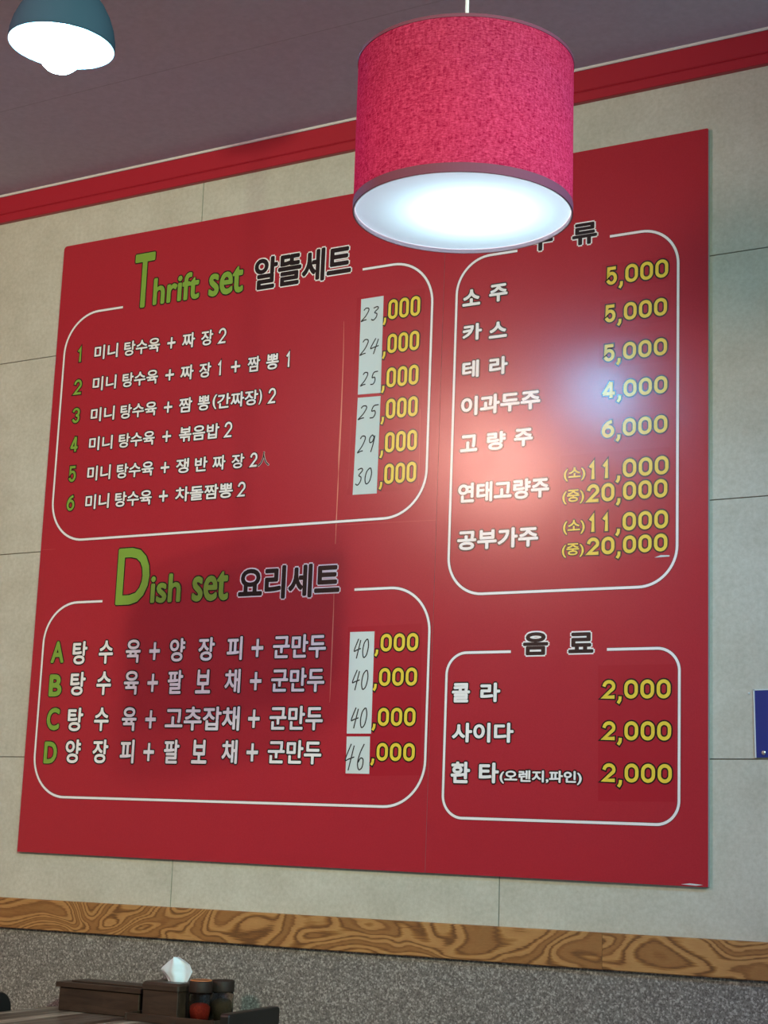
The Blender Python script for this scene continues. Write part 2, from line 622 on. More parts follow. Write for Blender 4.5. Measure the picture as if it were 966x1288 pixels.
def digit_strokes(ch, w):
    """centre lines of a sign-painter's digit in a box w wide and 1 high"""
    if ch == '0':
        r = w / 2
        return [(arc(r, 1 - r, r, r, 0, 180, 12) + arc(r, r, r, r, 180, 360, 12), True)]
    if ch == '1': return [([(0.0, 0.78), (w * 0.55, 1.0), (w * 0.55, 0.0)], False)]
    if ch == '2': return [(arc(w / 2, 0.70, w / 2, 0.30, 170, -30, 14) + [(0.0, 0.0), (w, 0.0)], False)]
    if ch == '4': return [([(w * 0.74, 0.0), (w * 0.74, 1.0)], False), ([(w * 0.66, 1.0), (0.0, 0.28)], False), ([(0.0, 0.25), (w * 1.04, 0.25)], False)]
    if ch == '3': return [(arc(w / 2, 0.74, w / 2, 0.26, 160, -80, 16), False), (arc(w / 2, 0.27, w / 2, 0.27, 80, -160, 16), False)]
    if ch == '5': return [([(w * 0.93, 1.0), (w * 0.14, 1.0), (w * 0.06, 0.50)] + arc(w / 2, 0.33, w / 2, 0.33, 130, -150, 16), False)]
    if ch == '6': return [(arc(w / 2, 0.33, w / 2, 0.33, 0, 360, 24)[:-1], True), (arc(w * 0.95, 0.36, w * 0.95, 0.62, 98, 180, 12), False)]


DW = {'3': 0.95, '0': 1.0, '1': 0.55, '2': 0.95, '4': 1.0, '5': 0.88, '6': 0.95, ',': 0.30}
DG = {'1': 0.48}


def put_price(sh, text, a, b, lo, hi, mats=(0, 1), ow=0.0033, thick=0.0080):
    tot = sum(DW[c] for c in text) + sum(DG.get(c, 0.18) for c in text[:-1])
    k = (b - a) / tot
    h = hi - lo
    x = a
    n = 0
    for i, c in enumerate(text):
        w = DW[c] * k
        if c == ',':
            P = [(x + w * 0.62, lo + h * 0.10), (x + w * 0.55, lo - h * 0.08), (x + w * 0.15, lo - h * 0.22)]
            sh.strip(P, w * 0.75 + 2 * ow, D0 + 0.0005 + 0.00003 * i, mats[0], ext=ow + 0.001)
            sh.strip(P, w * 0.75, D0 + 0.0009, mats[1], ext=0.001)
        else:
            t = thick
            for pts, closed in digit_strokes(c, (w - t) / (h - t)):
                Q = [(x + t / 2 + px * (h - t), lo + t / 2 + py * (h - t)) for px, py in pts]
                sh.strip(Q, t + 2 * ow, D0 + 0.0005 + 0.00002 * n, mats[0], closed, ext=t * 0.3 + ow)
                sh.strip(Q, t, D0 + 0.0008 + 0.00002 * n, mats[1], closed, ext=t * 0.3)
                n += 1
        x += w + DG.get(c, 0.18) * k


TEXT = [('num','1',0.0821,0.1004,1.3751,1.4211), ('num','2',0.0775,0.1057,1.2797,1.3246), ('num','3',0.0791,0.1063,1.1962,1.2408), ('num','4',0.0808,0.1079,1.1111,1.1568), ('num','5',0.0818,0.1088,1.0253,1.0713), ('num','6',0.0835,0.1113,0.9421,0.9871), ('set1','미니',0.1439,0.2288,1.3755,1.4177), ('set1','탕수육',0.2509,0.377,1.3747,1.4173), ('set1','+',0.4027,0.4307,1.3741,1.4171), ('set1','짜',0.4536,0.4972,1.3737,1.4169), ('set1','장',0.5181,0.5578,1.3734,1.4167), ('set1','2',0.576,0.6013,1.3731,1.4166), ('set2','미니',0.146,0.2306,1.2838,1.3249), ('set2','탕수육',0.2527,0.3775,1.2833,1.3248), ('set2','+',0.403,0.4327,1.2829,1.3247), ('set2','짜',0.4546,0.499,1.2827,1.3246), ('set2','장',0.5181,0.5577,1.2825,1.3245), ('set2','1',0.5799,0.5954,1.2823,1.3245), ('set2','+',0.6238,0.6537,1.2821,1.3244), ('set2','짬',0.6778,0.7176,1.2818,1.3244), ('set2','뽕',0.7374,0.7775,1.2816,1.3243), ('set2','1',0.8009,0.8164,1.2814,1.3242), ('set3','미니',0.1472,0.2324,1.1934,1.2341), ('set3','탕수육',0.2535,0.3805,1.1923,1.2333), ('set3','+',0.4052,0.4339,1.1914,1.2326), ('set3','짬',0.4566,0.5008,1.1908,1.2322), ('set3','뽕',0.5199,0.5602,1.1903,1.2318), ('set3','(',0.5692,0.5831,1.19,1.2315), ('set3','간짜장',0.5847,0.7171,1.1893,1.2311), ('set3',')',0.7195,0.7298,1.1887,1.2306), ('set3','2',0.7502,0.7737,1.1883,1.2303), ('set4','미니',0.1487,0.2327,1.1097,1.1496), ('set4','탕수육',0.2546,0.3804,1.1091,1.1499), ('set4','+',0.4066,0.4361,1.1087,1.1502), ('set4','볶음밥',0.4629,0.5968,1.1082,1.1504), ('set4','2',0.6138,0.6388,1.1078,1.1507), ('set5','미니',0.1503,0.2333,1.0228,1.0654), ('set5','탕수육',0.2551,0.3831,1.0221,1.0638), ('set5','+',0.4076,0.437,1.0216,1.0626), ('set5','쟁',0.4596,0.5027,1.0213,1.0618), ('set5','반',0.5224,0.5641,1.021,1.0611), ('set5','짜',0.5812,0.6231,1.0206,1.0604), ('set5','장',0.6432,0.6837,1.0203,1.0596), ('set5','2',0.7027,0.7255,1.02,1.059), ('set5','人',0.7279,0.7638,1.0199,1.0586), ('set6','미니',0.1508,0.2352,0.9413,0.9836), ('set6','탕수육',0.2561,0.3837,0.9416,0.9834), ('set6','+',0.4081,0.4382,0.9419,0.9832), ('set6','차돌짬뽕',0.4631,0.6523,0.9423,0.983), ('set6','2',0.6682,0.6927,0.9426,0.9827), ('head1','T',0.2677,0.3425,1.5109,1.6723), ('head1','hrift',0.3392,0.5035,1.5123,1.5931), ('head1','set',0.5308,0.6501,1.5111,1.5881), ('headk1','알뜰세트',0.6836,0.9898,1.5083,1.6), ('price1',',000',1.0937,1.1999,1.3751,1.4276), ('price1',',000',1.0955,1.2005,1.285,1.3357), ('price1',',000',1.0965,1.2018,1.1949,1.2465), ('price1',',000',1.0987,1.2028,1.1129,1.1644), ('price1',',000',1.0996,1.2041,1.0256,1.0776), ('price1',',000',1.1011,1.2051,0.9446,0.9959), ('head2','D',0.2801,0.3953,0.6682,0.8241), ('head2','ish',0.3983,0.5033,0.6688,0.7471), ('head2','set',0.5365,0.6576,0.6682,0.7471), ('headk2','요리세트',0.6871,0.9967,0.666,0.753), ('let','A',0.0681,0.1145,0.5142,0.5741), ('let','B',0.0696,0.115,0.4217,0.4825), ('let','C',0.0704,0.1156,0.3294,0.3909), ('let','D',0.0695,0.1154,0.2391,0.2988), ('dish1','탕',0.1449,0.1963,0.5088,0.5722), ('dish1','수',0.2373,0.286,0.5092,0.5723), ('dish1','육',0.3302,0.3803,0.5097,0.5723), ('dish1','+',0.4095,0.4447,0.51,0.5724), ('dish1','양',0.4773,0.5274,0.5104,0.5725), ('dish1','장',0.5708,0.6227,0.5108,0.5725), ('dish1','피',0.662,0.7106,0.5112,0.5726), ('dish1','+',0.7393,0.7756,0.5116,0.5726), ('dish1','군만두',0.8054,0.9644,0.5122,0.5727), ('dish2','탕',0.1447,0.1975,0.424,0.4882), ('dish2','수',0.2368,0.287,0.4244,0.4881), ('dish2','육',0.3311,0.381,0.4248,0.4881), ('dish2','+',0.4101,0.4452,0.4251,0.488), ('dish2','팔',0.477,0.5269,0.4255,0.488), ('dish2','보',0.5679,0.616,0.4258,0.488), ('dish2','채',0.6605,0.7097,0.4262,0.4879), ('dish2','+',0.7397,0.7753,0.4266,0.4879), ('dish2','군만두',0.8049,0.9641,0.4271,0.4878), ('dish3','탕',0.1448,0.1984,0.3272,0.3908), ('dish3','수',0.2375,0.2875,0.3278,0.391), ('dish3','육',0.3322,0.3812,0.3284,0.3912), ('dish3','+',0.411,0.446,0.3288,0.3914), ('dish3','고추잡채',0.4761,0.7138,0.3299,0.3917), ('dish3','+',0.7402,0.7756,0.3309,0.3921), ('dish3','군만두',0.8058,0.9644,0.3317,0.3924), ('dish4','양',0.1449,0.1982,0.2413,0.3049), ('dish4','장',0.2396,0.2927,0.2421,0.3052), ('dish4','피',0.3333,0.3805,0.243,0.3055), ('dish4','+',0.4118,0.4466,0.2436,0.3057), ('dish4','팔',0.4789,0.5285,0.2443,0.3059), ('dish4','보',0.5684,0.6169,0.2452,0.3062), ('dish4','채',0.6636,0.7123,0.246,0.3064), ('dish4','+',0.7407,0.776,0.2467,0.3067), ('dish4','군만두',0.8054,0.9648,0.2478,0.307), ('price2',',000',1.1071,1.2273,0.5239,0.5674), ('price2',',000',1.1063,1.2274,0.4396,0.4834), ('price2',',000',1.1074,1.2267,0.3427,0.3866), ('price2',',000',1.1074,1.228,0.2588,0.3018), ('headk3','주',1.497,1.5638,1.4974,1.5564), ('headk3','류',1.6146,1.6794,1.4959,1.551), ('drink1','소',1.3204,1.37,1.3815,1.4241), ('drink1','주',1.3944,1.4447,1.3825,1.4278), ('drink2','카',1.3233,1.3767,1.2913,1.3343), ('drink2','스',1.3963,1.4455,1.2893,1.3308), ('drink3','테',1.3255,1.3714,1.1958,1.2399), ('drink3','라',1.3997,1.4495,1.1959,1.2408), ('drink4','이과두주',1.3252,1.5385,1.0994,1.1478), ('drink5','고',1.3259,1.3729,1.0088,1.0506), ('drink5','량',1.3987,1.4489,1.0071,1.0526), ('drink5','주',1.4717,1.521,1.0102,1.0534), ('drink6','연태고량주',1.3242,1.5661,0.8812,0.9303), ('drink7','공부가주',1.3256,1.5403,0.7646,0.8133), ('price3','5,000',1.7037,1.8593,1.3849,1.4297), ('price4','5,000',1.7011,1.8569,1.2924,1.3357), ('price5','5,000',1.6994,1.8574,1.1965,1.2383), ('price6','4,000',1.6984,1.8586,1.1057,1.1471), ('price7','6,000',1.6981,1.8591,1.0119,1.054), ('price8','(소)',1.6037,1.6579,0.9149,0.9473), ('price8','11,000',1.6675,1.8624,0.914,0.9575), ('price8','(중)',1.6009,1.6557,0.8601,0.8941), ('price8','20,000',1.6631,1.8599,0.8605,0.9035), ('price9','(소)',1.6037,1.6584,0.7876,0.8218), ('price9','11,000',1.6694,1.8617,0.7889,0.8315), ('price9','(중)',1.6018,1.657,0.7334,0.7663), ('price9','20,000',1.665,1.8605,0.736,0.777), ('headk4','음',1.5071,1.5714,0.507,0.5607), ('headk4','료',1.6221,1.6845,0.5095,0.5573), ('soft1','콜',1.3235,1.3716,0.3984,0.4444), ('soft1','라',1.399,1.4509,0.399,0.4442), ('soft2','사이다',1.3266,1.4878,0.3043,0.3505), ('soft3','환',1.3266,1.3774,0.2094,0.2596), ('soft3','타',1.4007,1.4522,0.2107,0.2581), ('soft3','(오렌지,파인)',1.4547,1.6602,0.2108,0.2419), ('price10','2,000',1.7078,1.8698,0.4045,0.447), ('price11','2,000',1.709,1.8717,0.3117,0.354), ('price12','2,000',1.7103,1.8735,0.2187,0.2604), ]

# redder film patches stuck under the prices
def patch(pts, label):
    sh = Sheet()
    sh.poly(pts, D0 + 0.00025, 0)
    o = sh.done('price_patch', [M['patch']], board)
    o['label'] = label

patch([(1.0070, 0.9247), (1.2160, 0.9256), (1.2116, 1.4457), (1.0114, 1.4462)], 'tall darker red film patch')
patch([(1.0343, 0.2204), (1.2459, 0.2261), (1.2352, 0.5898), (1.0263, 0.5873)], 'tall darker red film patch')
patch([(1.6913, 1.3749), (1.8602, 1.3752), (1.8628, 1.4365), (1.6920, 1.4378)], 'small darker red film patch')
patch([(1.6888, 1.2789), (1.8636, 1.2776), (1.8654, 1.3456), (1.6902, 1.3456)], 'small darker red film patch')
patch([(1.6886, 1.1828), (1.8641, 1.1813), (1.8659, 1.2465), (1.6877, 1.2506)], 'small darker red film patch')
patch([(1.5961, 0.7274), (1.8670, 0.7209), (1.8658, 0.9782), (1.5937, 0.9782)], 'wide darker red film patch')
patch([(1.7004, 0.1764), (1.8812, 0.1788), (1.8799, 0.4804), (1.6962, 0.4802)], 'tall darker red film patch')

# white rounded border lines, open where the heading sits
def border(u0, u1, v0, v1, r, g0, g1):
    P = [(g0, v1)] + arc(u0 + r, v1 - r, r, r, 90, 180, 16) + arc(u0 + r, v0 + r, r, r, 180, 270, 16) + arc(u1 - r, v0 + r, r, r, 270, 360, 16) + arc(u1 - r, v1 - r, r, r, 0, 90, 16) + [(g1, v1)]
    sh = Sheet()
    sh.strip(P, 0.0088, D0 + 0.0005, 0)
    sh.strip(P, 0.0062, D0 + 0.0008, 1)
    sh.done('border_line', [M['borderdark'], M['white']], board)

M['borderdark'] = film('border_edge', (96, 40, 48))
border(0.0315, 1.2345, 0.8570, 1.5215, 0.118, 0.2358, 1.0250)
border(0.0370, 1.2570, 0.1500, 0.6808, 0.112, 0.2370, 1.0405)
border(1.3035, 1.8835, 0.6567, 1.5065, 0.092, 1.4687, 1.7123)
border(1.3075, 1.8900, 0.1288, 0.5165, 0.052, 1.4761, 1.7174)

# lettering, one part per line
lines = {}
for e in TEXT: lines.setdefault(e[0], []).append(e)
for key, L in lines.items():
    if key.startswith('price'):
        items = [[e] for e in L] if key in ('price1', 'price2') else [L]
        for it in items:
            sh = Sheet()
            for (_, s, a, b, lo, hi) in it:
                if s[0] == '(': put_text(sh, s, a, b, lo, hi, 0.022, 0.0026)
                else: put_price(sh, s, a, b, lo, hi)
            sh.done('price_lettering', [M['black'], M['yellow']], board)['label'] = 'yellow price figures with black outline'
        continue
    if key in ('num', 'let'):
        for (_, s, a, b, lo, hi) in L:
            sh = Sheet()
            if key == 'num': put_price(sh, s, a, b, lo, hi, (0, 1), 0.0027, 0.0072)
            else: put_text(sh, s, a, b, lo, hi, 0.032, 0.0029)
            sh.done('item_marker', [M['black'], M['green']], board)['label'] = 'green list ' + ('number ' if key == 'num' else 'letter ') + s
        continue
    sh = Sheet()
    for (_, s, a, b, lo, hi) in L:
        if key.startswith('headk'):
            put_text(sh, s, a, b, lo, hi, 0.032, 0.0036)
        elif key.startswith('head'):
            put_text(sh, s, a + 0.002, b - 0.002, lo, hi, 0.016 if s in 'TD' else 0.024, 0.0034)
        elif s == '人':
            put_text(sh, s, a, b, lo, hi, 0.0, 0.0008, (1, 0))
        elif s == '+':
            h = hi - lo
            put_text(sh, s, a, b, lo + 0.10 * h, hi - 0.14 * h, 0.010, 0.0030)
        else:
            small = key.startswith('set')
            if s in '12': put_price(sh, s, a, b, lo, hi, (0, 1), 0.0024, 0.0056)
            else: put_text(sh, s, a, b, lo, hi, 0.022 if small else (0.032 if key[:2] in ('dr', 'so') else 0.024), 0.0029 if small else 0.0035)
    if key.startswith('headk'):
        sh.done('heading_lettering', [M['white'], M['black']], board)['label'] = 'black Korean heading with white outline'
    elif key.startswith('head'):
        sh.done('heading_lettering', [M['black'], M['green']], board)['label'] = 'green English heading with black outline'
    else:
        sh.done('item_lettering', [M['black'], M['white']], board)['label'] = 'white Korean item name with black outline'

# white paper labels with handwritten figures
HAND = {
    '2': [[(0.15, 0.82), (0.35, 0.97), (0.68, 0.94), (0.72, 0.75), (0.45, 0.38), (0.02, 0.04), (0.35, 0.10), (0.62, 0.12)]],
    '3': [[(0.22, 0.90), (0.62, 0.98), (0.78, 0.85), (0.42, 0.58), (0.70, 0.46), (0.68, 0.22), (0.40, 0.02), (0.12, 0.10)]],
    '4': [[(0.50, 0.98), (0.06, 0.40), (0.40, 0.42), (0.92, 0.50)], [(0.80, 0.92), (0.62, 0.45), (0.45, 0.0)]],
    '5': [[(0.95, 0.96), (0.45, 0.90), (0.30, 0.55), (0.60, 0.55), (0.72, 0.34), (0.55, 0.08), (0.18, 0.06)]],
    '9': [[(0.75, 0.82), (0.50, 0.98), (0.22, 0.80), (0.30, 0.56), (0.60, 0.62), (0.78, 0.90), (0.68, 0.40), (0.52, 0.0)]],
    '0': [[(0.55, 0.95), (0.25, 0.75), (0.15, 0.35), (0.35, 0.05), (0.70, 0.18), (0.85, 0.60), (0.70, 0.92), (0.50, 0.93)]],
    '6': [[(0.72, 0.98), (0.40, 0.65), (0.25, 0.28), (0.42, 0.04), (0.72, 0.12), (0.76, 0.40), (0.50, 0.46), (0.30, 0.30)]],
}


def smoothline(P, n=5):
    P = [Vector(p) for p in P]
    out = []
    for i in range(len(P) - 1):
        p0 = P[max(i - 1, 0)]; p1 = P[i]; p2 = P[i + 1]; p3 = P[min(i + 2, len(P) - 1)]
        for k in range(n):
            t = k / n
            out.append(tuple(0.5 * ((2 * p1) + (-p0 + p2) * t + (2 * p0 - 5 * p1 + 4 * p2 - p3) * t * t + (-p0 + 3 * p1 - 3 * p2 + p3) * t ** 3)))
    out.append(tuple(P[-1]))
    return out


def sticker(quad, figures, label):
    bm = bmesh.new()
    prism(bm, quad, 'y', -D0 - 0.0002, -D0 - 0.00125)
    st = link('price_label', bm, M['paper'], board)
    st['label'] = label
    for (txt, a, b, lo, hi) in figures:
        sh = Sheet()
        w = (b - a) / len(txt)
        n = 0
        for i, c in enumerate(txt):
            for P in HAND[c]:
                Q = [(a + i * w + (x * 0.95 + (y - 0.5) * 0.16) * w, lo + y * (hi - lo)) for x, y in smoothline(P)]
                sh.strip(Q, 0.0032, D0 + 0.0014 + 0.00004 * n, 0)
                n += 1
        sh.done('handwriting', [M['ink']], st)['label'] = 'handwritten ' + txt


sticker([(1.0250, 1.4403), (1.0267, 1.1852), (1.0939, 1.1830), (1.0914, 1.4408)],
        [('23', 1.0294, 1.083, 1.3785, 1.4148), ('24', 1.030, 1.0867, 1.2878, 1.3305), ('25', 1.0353, 1.0848, 1.2059, 1.2424)], 'white paper label with three handwritten figures')
sticker([(1.0271, 1.1767), (1.0239, 0.9235), (1.0939, 0.9224), (1.0943, 1.1745)],
        [('25', 1.0328, 1.0908, 1.1176, 1.1541), ('29', 1.0348, 1.0871, 1.0303, 1.0753), ('30', 1.0293, 1.0815, 0.9467, 0.9913)], 'white paper label with three handwritten figures')
sticker([(1.0336, 0.5744), (1.0358, 0.3240), (1.1047, 0.3242), (1.1032, 0.5742)],
        [('40', 1.0468, 1.0921, 0.5081, 0.558), ('40', 1.0453, 1.0943, 0.4296, 0.4811), ('40', 1.0465, 1.0952, 0.3364, 0.3886)], 'white paper label with three handwritten figures')
sticker([(1.0362, 0.3167), (1.0373, 0.2272), (1.1039, 0.2271), (1.1018, 0.3170)],
        [('46', 1.0336, 1.0947, 0.2344, 0.3002)], 'short white paper label with handwritten 46')

# creases and scuffs of the printed film
sh = Sheet()
C = [(0.9746, 1.3873, 0.0006), (0.9775, 1.30, 0.0020), (0.9782, 1.2254, 0.0026), (0.9788, 1.1226, 0.0040), (0.9780, 1.03, 0.0048), (0.9782, 0.985, 0.0012), (0.9785, 0.945, 0.0030), (0.9783, 0.87, 0.0022), (0.9785, 0.80, 0.0010)]
for (x, z, w), (x2, z2, w2) in zip(C, C[1:]):
    sh.poly([(x - w / 2, z), (x + w / 2, z), (x2 + w2 / 2, z2), (x2 - w2 / 2, z2)], D0 + 0.0004, 0)
C = [(0.9800, 0.70, 0.0006), (0.9817, 0.6331, 0.0022), (0.9820, 0.55, 0.0030), (0.9822, 0.45, 0.0016), (0.9823, 0.40, 0.0004)]
for (x, z, w), (x2, z2, w2) in zip(C, C[1:]):
    sh.poly([(x - w / 2, z), (x + w / 2, z), (x2 + w2 / 2, z2), (x2 - w2 / 2, z2)], D0 + 0.0004, 0)
sh.done('film_crease', [M['crease']], board)
sh = Sheet()
sh.strip([(0.9815, 0.8485), (1.2651, 0.8438)], 0.0010, D0 + 0.0003, 0)
sh.strip([(0.0058, 0.8355), (0.0547, 0.8350)], 0.0009, D0 + 0.0003, 0)
sh.strip([(1.2105, 1.13), (1.2135, 0.935)], 0.0014, D0 + 0.0003, 0)
sh.strip([(1.0095, 1.13), (1.0085, 0.94)], 0.0007, D0 + 0.0003, 0)
sh.done('film_crease', [M['creasefaint']] if 'creasefaint' in M else [film('faint_crease', (190, 70, 72))], board)
sh = Sheet()
sh.poly([(1.895, 0.0035), (1.930, 0.0022), (1.945, 0.0045), (1.915, 0.0065)], D0 + 0.0004, 0)
sh.poly([(1.830, 0.7225), (1.866, 0.7232), (1.866, 0.7262), (1.845, 0.7275)], D0 + 0.0013, 0)
sh.done('edge_scuff', [M['paper']], board)['label'] = 'white worn edge of the film'

# ------------------------------------------------------------------ red drum pendant
LX, LY, LB, LT, LR = -1.0409, 1.9892, 2.0833, 2.3148, 0.1575
lamp = empty('pendant_lamp', (LX, LY, CZ), 'large red fabric drum pendant lamp hanging in front of the menu board', 'lamp', 'pendant lamps')


def local(o, parent):
    o.parent = parent
    o.matrix_parent_inverse = Matrix.Translation(parent.location).inverted()
    return o


bm = bmesh.new()
lathe(bm, [(LR, LB + 0.012), (LR, LB + 0.07), (LR, LB + 0.13), (LR, LB + 0.19), (LR, LT - 0.003)], 128, LX, LY)
local(link('lamp_shade', bm, M['linen'], None, True), lamp)['label'] = 'red linen drum shade'
for z0, z1 in ((LB, LB + 0.0135), (LT - 0.005, LT)):
    bm = bmesh.new()
    lathe(bm, [(LR - 0.0002, z0), (LR + 0.0008, z0), (LR + 0.0008, z1), (LR - 0.0018, z1)], 128, LX, LY)
    lathe(bm, [(LR - 0.0018, z1), (LR - 0.0018, z0), (LR - 0.0002, z0)], 128, LX, LY, mi=1)
    bmesh.ops.remove_doubles(bm, verts=bm.verts, dist=1e-6)
    local(link('hem', bm, [M['hem'], M['lip']], None, False), lamp)['label'] = 'dull mauve hem tape'
bm = bmesh.new()
lathe(bm, [(LR - 0.003, LB + 0.006), (0.09, LB + 0.006), (0.04, LB + 0.006), (0.004, LB + 0.006)], 96, LX, LY, cap1=True)
local(link('diffuser', bm, M['diffuser'], None, True), lamp)['label'] = 'glowing white round diffuser'
bm = bmesh.new()
lathe(bm, [(0.0028, LB + 0.20), (0.0028, CZ - 0.02)], 16, LX, LY, cap0=True, cap1=True)
local(link('cord', bm, M['cord'], None, True), lamp)['label'] = 'white cord'
bm = bmesh.new()
lathe(bm, [(0.055, CZ - 0.0005), (0.055, CZ - 0.014), (0.045, CZ - 0.03), (0.004, CZ - 0.034)], 48, LX, LY, cap0=True, cap1=True)
local(link('ceiling_canopy', bm, M['cord'], None, True), lamp)
bm = bmesh.new()
for k in range(3):
    t = k * 2 * PI / 3 + 0.4
    a = Vector((LX, LY, LT - 0.03)); b = Vector((LX + (LR - 0.002) * math.cos(t), LY + (LR - 0.002) * math.sin(t), LT - 0.004))
    d = (b - a).normalized(); s1 = d.orthogonal().normalized() * 0.0018; s2 = d.cross(s1)
    A = [bm.verts.new(a + s1 * math.cos(q) + s2 * math.sin(q)) for q in (0, PI / 2, PI, 1.5 * PI)]
    B = [bm.verts.new(b + s1 * math.cos(q) + s2 * math.sin(q)) for q in (0, PI / 2, PI, 1.5 * PI)]
    for q in range(4): bm.faces.new((A[q], A[(q + 1) % 4], B[(q + 1) % 4], B[q]))
lathe(bm, [(0.016, LT - 0.09), (0.018, LT - 0.05), (0.014, LT - 0.025), (0.004, LT - 0.02)], 24, LX, LY, cap0=True, cap1=True)
local(link('socket', bm, M['cord'], None, False), lamp)
local(light('pendant_bulb_light', 'POINT', (LX + 0.012, LY + 0.01, LB + 0.054), 1.55, (0.70, 0.94, 1.0), 0.03), lamp)

# ------------------------------------------------------------------ small bell pendant on the left
PX, PY, PZ = -1.992, 2.167, 2.643
bell = empty('pendant_lamp', (PX, PY, PZ), 'small grey-blue bell pendant lamp with a bare glowing bulb, at the upper left', 'lamp', 'pendant lamps', rot=(0, math.radians(3), 0))
prof = [(0.0995, 0.0), (0.100, 0.004), (0.0985, 0.020), (0.094, 0.040), (0.0855, 0.062), (0.073, 0.084), (0.057, 0.103), (0.040, 0.118), (0.026, 0.128), (0.022, 0.150)]
bm = bmesh.new()
lathe(bm, prof + [(0.018, 0.150)], 96)
lathe(bm, [(0.018, 0.150)] + [(r - 0.003, z - 0.002 if z > 0.01 else z) for r, z in prof[::-1]] + [prof[0]], 96, mi=1)
bmesh.ops.remove_doubles(bm, verts=bm.verts, dist=1e-6)
link('lamp_shade', bm, [M['pshade'], M['lining']], bell, True)['label'] = 'grey-blue bell shade'
bm = bmesh.new()
br = [(0.0425 * math.sin(PI * k / 20), -0.010 - 0.0425 * math.cos(PI * k / 20)) for k in range(1, 17)] + [(0.018, 0.045), (0.016, 0.075)]
lathe(bm, br, 48, cap0=True, cap1=True)
link('bulb', bm, M['bulb'], bell, True)['label'] = 'lit white globe bulb'
bm = bmesh.new()
lathe(bm, [(0.016, 0.076), (0.019, 0.10), (0.017, 0.147)], 32, cap0=True, cap1=True)
link('socket', bm, M['cord'], bell, True)
bm = bmesh.new()
lathe(bm, [(0.003, 0.1475), (0.003, CZ - PZ - 0.01)], 16, cap0=True, cap1=True)
link('cord', bm, M['chair'], bell, True)
bm = bmesh.new()
lathe(bm, [(0.04, CZ - PZ - 0.0005), (0.04, CZ - PZ - 0.012), (0.004, CZ - PZ - 0.022)], 32, cap0=True, cap1=True)
link('ceiling_canopy', bm, M['chair'], bell, True)

# ------------------------------------------------------------------ blue sign and screws on the wall
sign = empty('wall_sign', (-1.0885, WY, 1.394), 'small dark blue sign plate with a screw, at the right edge of the wall', 'sign', rot=(0, math.radians(-0.9), 0))
bm = bmesh.new()
box(bm, 0.0, 0.42, -0.004, -0.0003, 0.002, 0.146)
link('plate', bm, M['blue'], sign, bevel=0.0008)
bm = bmesh.new()
for q in ((-0.0028, 0.0, 0.002, 0.149), (0.42, 0.4228, 0.002, 0.149)): box(bm, q[0], q[1], -0.0045, -0.0003, q[2], q[3])
box(bm, -0.0028, 0.4228, -0.0045, -0.0003, 0.1462, 0.1488)
link('border', bm, M['paper'], sign)['label'] = 'thin white border'
for sx in (0.0165, 0.4035):
    bm = bmesh.new()
    lathe(bm, [(0.0052, 0.0), (0.0050, 0.0016), (0.0036, 0.003), (0.001, 0.0034)], 20, cap0=True, cap1=True)
    bmesh.ops.rotate(bm, verts=bm.verts, cent=(0, 0, 0), matrix=Matrix.Rotation(PI / 2, 3, 'X'))
    bmesh.ops.translate(bm, verts=bm.verts, vec=(sx, -0.0042, 0.0125))
    link('screw', bm, M['chrome'], sign, True)
def pin(x, z, r, mat, label, name):
    bm = bmesh.new()
    lathe(bm, [(r, 0), (r * 0.9, r * 0.5), (r * 0.4, r * 0.85)], 14, cap0=True, cap1=True)
    bmesh.ops.rotate(bm, verts=bm.verts, cent=(0, 0, 0), matrix=Matrix.Rotation(PI / 2, 3, 'X'))
    bmesh.ops.translate(bm, verts=bm.verts, vec=(x, WY - 0.0001, z))
    tag(link(name, bm, mat, None, True), label, 'nail')
pin(-1.1044, 1.5347, 0.0024, M['paper'], 'tiny white nail head beside the top corner of the blue sign', 'nail')

# ------------------------------------------------------------------ table with its things
TZ = 0.75
TX0, TX1, TY0, TY1 = -2.94, -2.33, 2.28, 3.468
table = empty('dining_table', ((TX0 + TX1) / 2, (TY0 + TY1) / 2, 0), 'dark streaked wooden dining table against the speckled wall', 'table')
bm = bmesh.new(); box(bm, TX0, TX1, TY0, TY1, TZ - 0.028, TZ)
local(link('table_top', bm, M['table'], None, bevel=0.003), table)
TCX, TCY = (TX0 + TX1) / 2, 2.80
bm = bmesh.new()
lathe(bm, [(0.038, 0.0165), (0.036, 0.03), (0.036, TZ - 0.05), (0.045, TZ - 0.042)], 32, TCX, TCY, cap0=True, cap1=True)
local(link('column', bm, M['chair'], None, True), table)
bm = bmesh.new()
lathe(bm, [(0.21, 0.0), (0.21, 0.008), (0.05, 0.016)], 48, TCX, TCY, cap0=True, cap1=True)
local(link('base', bm, M['chair'], None, False), table)
bm = bmesh.new(); box(bm, TCX - 0.16, TCX + 0.16, TCY - 0.16, TCY + 0.16, TZ - 0.0415, TZ - 0.0285)
local(link('support_plate', bm, M['chair']), table)


def thing_at(name, loc, label, cat, group=None):
    return empty(name, loc, label, cat, group)


# long cutlery box
cb = thing_at('cutlery_box', (-2.735, 3.41, TZ), 'long low dark wooden cutlery box with a lid, on the table', 'box')
bm = bmesh.new(); box(bm, -0.128, 0.128, -0.048, 0.048, 0.0004, 0.058)
link('body', bm, M['dwood'], cb, bevel=0.003)
bm = bmesh.new(); box(bm, -0.136, 0.136, -0.054, 0.052, 0.0585, 0.071); box(bm, -0.105, 0.125, -0.03, 0.04, 0.0712, 0.0745)
link('lid', bm, M['dwood'], cb, bevel=0.004)

